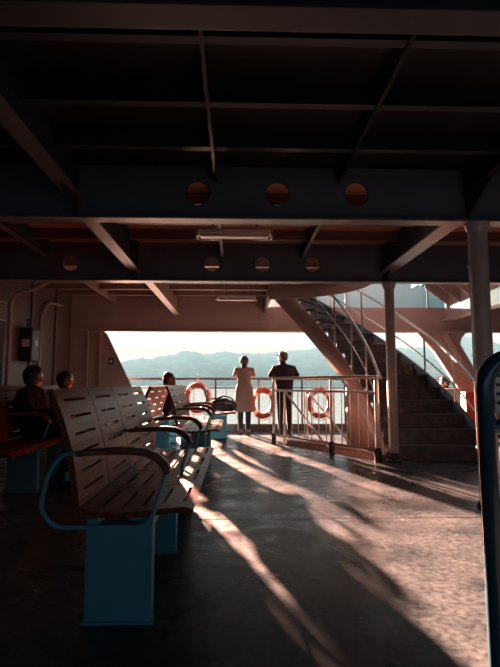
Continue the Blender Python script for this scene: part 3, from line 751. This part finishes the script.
# ------------------------------------------------------------------ black bag on the short bench
bg_ = thing('shoulder_bag', 'black shoulder bag lying on the short bench near the railing', 'bag', (-.24, 9.6, .508)); bg_.scale = (1.15, 1.15, 1.15)
q = MB(); 
for (c, r) in (((-.12, 0, .11), (.10, .16, .11)), ((0, 0, .12), (.14, .18, .12)), ((.12, 0, .10), (.10, .16, .10)), ((0, 0, .05), (.2, .17, .05))): ball(q, c, r)
fuse(q, 'bag_body', 'bag', bg_, .012, 5)
q = MB(); q.tube(roundpath([(-.15, -.05, .17), (-.05, -.09, .27), (.12, -.10, .25), (.22, -.10, .12), (.21, -.10, .02)], .08), .012, 8); q.build('strap', 'bag', bg_, True)
q = MB(); q.tube([(-.13, -.16, .15), (0, -.182, .165), (.13, -.16, .14)], .006, 6); q.build('zip', 'steel', bg_)

# ------------------------------------------------------------------ ceiling lights
def lamp(label, x, y, z, L, w=.13):
    t = thing('fluorescent_light', label, 'ceiling light', (x, y, z), 0, 'ceiling lights under the deck')
    MB().box(-L / 2, L / 2, -w / 2, w / 2, .0, .055).build('housing', 'lampw', t, bevel=.01)
    MB().box(-L / 2 + .03, L / 2 - .03, -w / 2 + .01, w / 2 - .01, -.03, .0).build('diffuser', 'lampw', t, bevel=.012)
    for s in (-1, 1):
        q = MB(); q.tube([(s * L * .3, 0, .05), (s * L * .3, 0, DECK - z)], .009, 6); q.build('hanger', 'steel', t)
        MB().box(s * L / 2 - .012, s * L / 2 + .012, -w / 2 - .004, w / 2 + .004, -.03, .06).build('end_cap', 'cream', t)
lamp('unlit tube light between the two big deck beams', -.02, 5.2, 2.70, .82)
lamp('unlit tube light near the stern opening beyond the second beam', 0.0, 8.1, 2.50, .68)

# ------------------------------------------------------------------ fittings on the left wall and bulkhead
t = thing('wall_box', 'black equipment box with white label high on left wall', 'box', (LX + .01, 7.95, 1.42))
MB().box(0, .20, -.02, .30, 0, .56).build('case', 'black', t, bevel=.03)
MB().box(.202, .206, .10, .18, .26, .36).build('label_plate', 'white', t)
MB().box(.04, .16, -.028, -.02, .24, .36).build('front_label', 'white', t)
q = MB(); q.tube([(.05, .14, .55), (.05, .14, .72)], .02, 8); q.build('bracket', 'dark_metal', t)
q = MB(); q.tube(roundpath([(LX + .06, 8.6, 0), (LX + .06, 8.6, 2.25), (LX + .06, 8.9, 2.55), (LX + .06, 9.6, 2.62)], .15), .03, 8)
tag(q.build('wall_pipe', 'cream', None, True), 'bent cream pipe rising beside the black wall box', 'pipe')
q = MB(); q.tube(roundpath([(LX + .06, 7.45, 0), (LX + .06, 7.45, 2.42), (LX + .5, 7.45, 2.55), (LX + .9, 7.45, 2.9)], .15), .035, 8)
tag(q.build('wall_pipe', 'cream', None, True), 'upright cream pipe on left wall nearer than the black box', 'pipe')
t = thing('wall_vent', 'louvred vent panel high on the left wall', 'vent', (LX + .01, 7.15, 2.0))
MB().box(0, .03, -.03, .24, 0, .30).build('frame', 'cream', t, bevel=.005)
for i in range(6): MB().box(.03, .042, 0, .21, .03 + i * .042, .05 + i * .042).build('louvre', 'dark_metal', t)
t = thing('sign_plate', 'small dark sign on the bulkhead beside the slanted opening', 'sign', (-2.72, STERN - .025, 1.46))
MB().box(0, .12, -.012, 0, 0, .14).build('plate', 'black', t, bevel=.003)
MB().box(.035, .085, -.015, -.012, .05, .09).build('pictogram', 'white', t)

# right side: locker, red box, seated passenger's bench
t = thing('deck_locker', 'white deck locker behind the staircase rail at right', 'locker', (4.05, 9.5, 0))
MB().box(0, .42, 0, .3, .06, .92).build('body', 'white', t, bevel=.01); MB().box(-.02, .44, -.02, .32, .92, .96).build('lid', 'white', t, bevel=.008)
MB().box(.03, .39, .03, .27, 0, .06).build('plinth', 'dark_metal', t)
t = thing('fire_box', 'red fire equipment box next to the white locker', 'box', (4.82, 10.02, 0))
MB().box(0, .5, 0, .26, .08, .88).build('body', 'redbox', t, bevel=.01); MB().box(.03, .47, -.012, 0, .12, .84).build('door', 'redbox', t, bevel=.005)
MB().box(.40, .43, -.03, -.012, .45, .53).build('handle', 'steel', t)
for x_ in (.04, .42): MB().box(x_, x_ + .04, .03, .23, 0, .08).build('foot', 'dark_metal', t)

t = thing('deck_stool', 'low round stool behind the white deck locker', 'stool', (4.42, 10.12, 0))
q = MB(); q.lathe([(.16, .36), (.17, .37), (.17, .40), (.15, .41)], 20); q.build('seat', 'dark_metal', t, True)
for k in range(3):
    q = MB(); q.tube([(.12 * cos(k * 2.1), .12 * sin(k * 2.1), .37), (.15 * cos(k * 2.1), .15 * sin(k * 2.1), 0)], .012, 8); q.build('leg', 'dark_metal', t)
person('passenger in black sitting behind the white locker at far right', (4.42, 10.12, 0), pi / 2, J_sit(.45, lean=-.02, h=.86, t=.84), 'jacket', 'trouser', 'shoe', 'hair_dark', 'short', face=(.9, .4, 0))

# ------------------------------------------------------------------ tubular frame at the right edge
t = thing('tubular_frame', 'glossy dark blue tubular steel frame at the right edge', 'frame', (.700, 1.34, 0))
q = MB(); q.tube(roundpath([(0, 0, 0), (0, 0, 1.135), (.95, 0, 1.135), (.95, 0, 0)], .10, 10), .0245, 16); q.build('outer_tube', 'frame_blue', t, True)
q = MB(); q.tube([(.0, 0, .94), (.95, 0, .94)], .022, 12); q.build('cross_tube', 'frame_blue', t, True)
q = MB(); q.tube([(.0, 0, .28), (.95, 0, .28)], .018, 12); q.build('lower_tube', 'frame_blue', t, True)
for xx in (0, .95):
    q = MB(); q.lathe([(.05, 0), (.05, .012), (.028, .016)], 16, (xx, 0, 0)); q.build('floor_flange', 'frame_blue', t, True)
pn = MB().box(.03, .92, .03, .045, .975, 1.11).build('panel', 'white', t)
for i in range(4): MB().box(.05, .90, .022, .03, 1.0 + i * .026, 1.008 + i * .026).build('dark_slit', 'black', pn)  # black bars painted in for the dark gaps of the white panel

# ------------------------------------------------------------------ sea, far shore, haze
o = MB().add([(-6000, 12, -4), (6000, 12, -4), (6000, 1600, -4), (-6000, 1600, -4)], [(0, 1, 2, 3)]).build('sea', 'sea'); struct(o)
def pxh(px):
    tb = [(-800, 12), (-200, 14), (60, 16), (107, 19), (130, 24), (150, 26), (165, 29), (185, 32), (200, 30), (215, 32), (235, 31), (260, 30), (300, 34), (340, 35), (400, 36), (450, 37), (520, 38), (700, 36), (1500, 20)]
    for (a, u), (b, w) in zip(tb, tb[1:]):
        if a <= px <= b: return u + (w - u) * (px - a) / (b - a)
    return 12
from mathutils import noise
HY = 1150.0
v = []; f = []; nx_, ny_ = 420, 14
for j in range(ny_ + 1):
    y = HY + j * 22
    for i in range(nx_ + 1):
        x = -1500 + i * 3400 / nx_
        hgt = pxh(236 + FOC * x / (HY + 200)) / FOC * (HY + 200) + 1
        prof = min(1, j / 9) ** .75 if j <= 10 else 1 - (j - 10) * .12
        nz = noise.fractal(Vector((x * .02, y * .02, 0)), 1.0, 2.0, 6) * 5 + noise.noise(Vector((x * .10, y * .05, 3))) * 4.0 + noise.noise(Vector((x * .23, y * .09, 7))) * 2.4
        v.append((x, y, -5 + (hgt + 5 + nz * prof) * prof))
for j in range(ny_):
    for i in range(nx_):
        a = j * (nx_ + 1) + i; f.append((a, a + 1, a + nx_ + 2, a + nx_ + 1))
hill = MB().add(v, f).build('hills', 'hill', None, True); struct(hill)
# blocks of flats on the far shore
def block(label, px, top, w, h, y=HY - 10):
    x = (px - 236) / FOC * y; zt = 1.06 + top / FOC * y
    h = zt + 5; t = thing('apartment_block', label, 'building', (x, y, -5), 0)
    MB().box(-w / 2, w / 2, 0, 16, 0, h).build('wall', 'building', t)
    MB().box(-w / 2 - .6, w / 2 + .6, -.6, 16.6, h, h + 1.2).build('roof', 'building', t)
    MB().box(-w / 5, w / 6, 4, 10, h + 1.2, h + 4.5).build('stair_head', 'building', t)
    k = int(w // 7)
    for r_ in range(int(h // 6)):
        for c_ in range(k):
            xx = -w / 2 + (c_ + .5) * w / k
            MB().box(xx - 1.6, xx + 1.6, -.25, .1, 3 + r_ * 6, 6 + r_ * 6).build('window', 'pane', t)
block('broad pale apartment block on the far shore, right window', 466, 47, 58, 84)
block('narrow pale apartment block left of the broad one', 447, 34, 30, 62, HY - 40)
block('tall pale block at right edge of the far shore', 500, 40, 34, 70, HY - 30)

# haze over the water in front of the shore: real scattering volume
hz = bpy.data.materials.new('sea_haze'); hz.use_nodes = True; t_ = hz.node_tree; t_.nodes.clear()
oo = t_.nodes.new('ShaderNodeOutputMaterial'); vp = t_.nodes.new('ShaderNodeVolumePrincipled')
vp.inputs['Color'].default_value = (0.080, 0.20, 0.268, 1); vp.inputs['Density'].default_value = 0.0006; vp.inputs['Anisotropy'].default_value = 0.0
t_.links.new(vp.outputs[0], oo.inputs['Volume'])
M['haze'] = hz
o = MB().box(-2600, 2600, 320, 1365, -3.95, 140).build('sea_haze', 'haze'); tag(o, 'pale teal haze lying over the far shore', 'haze', kind='stuff')
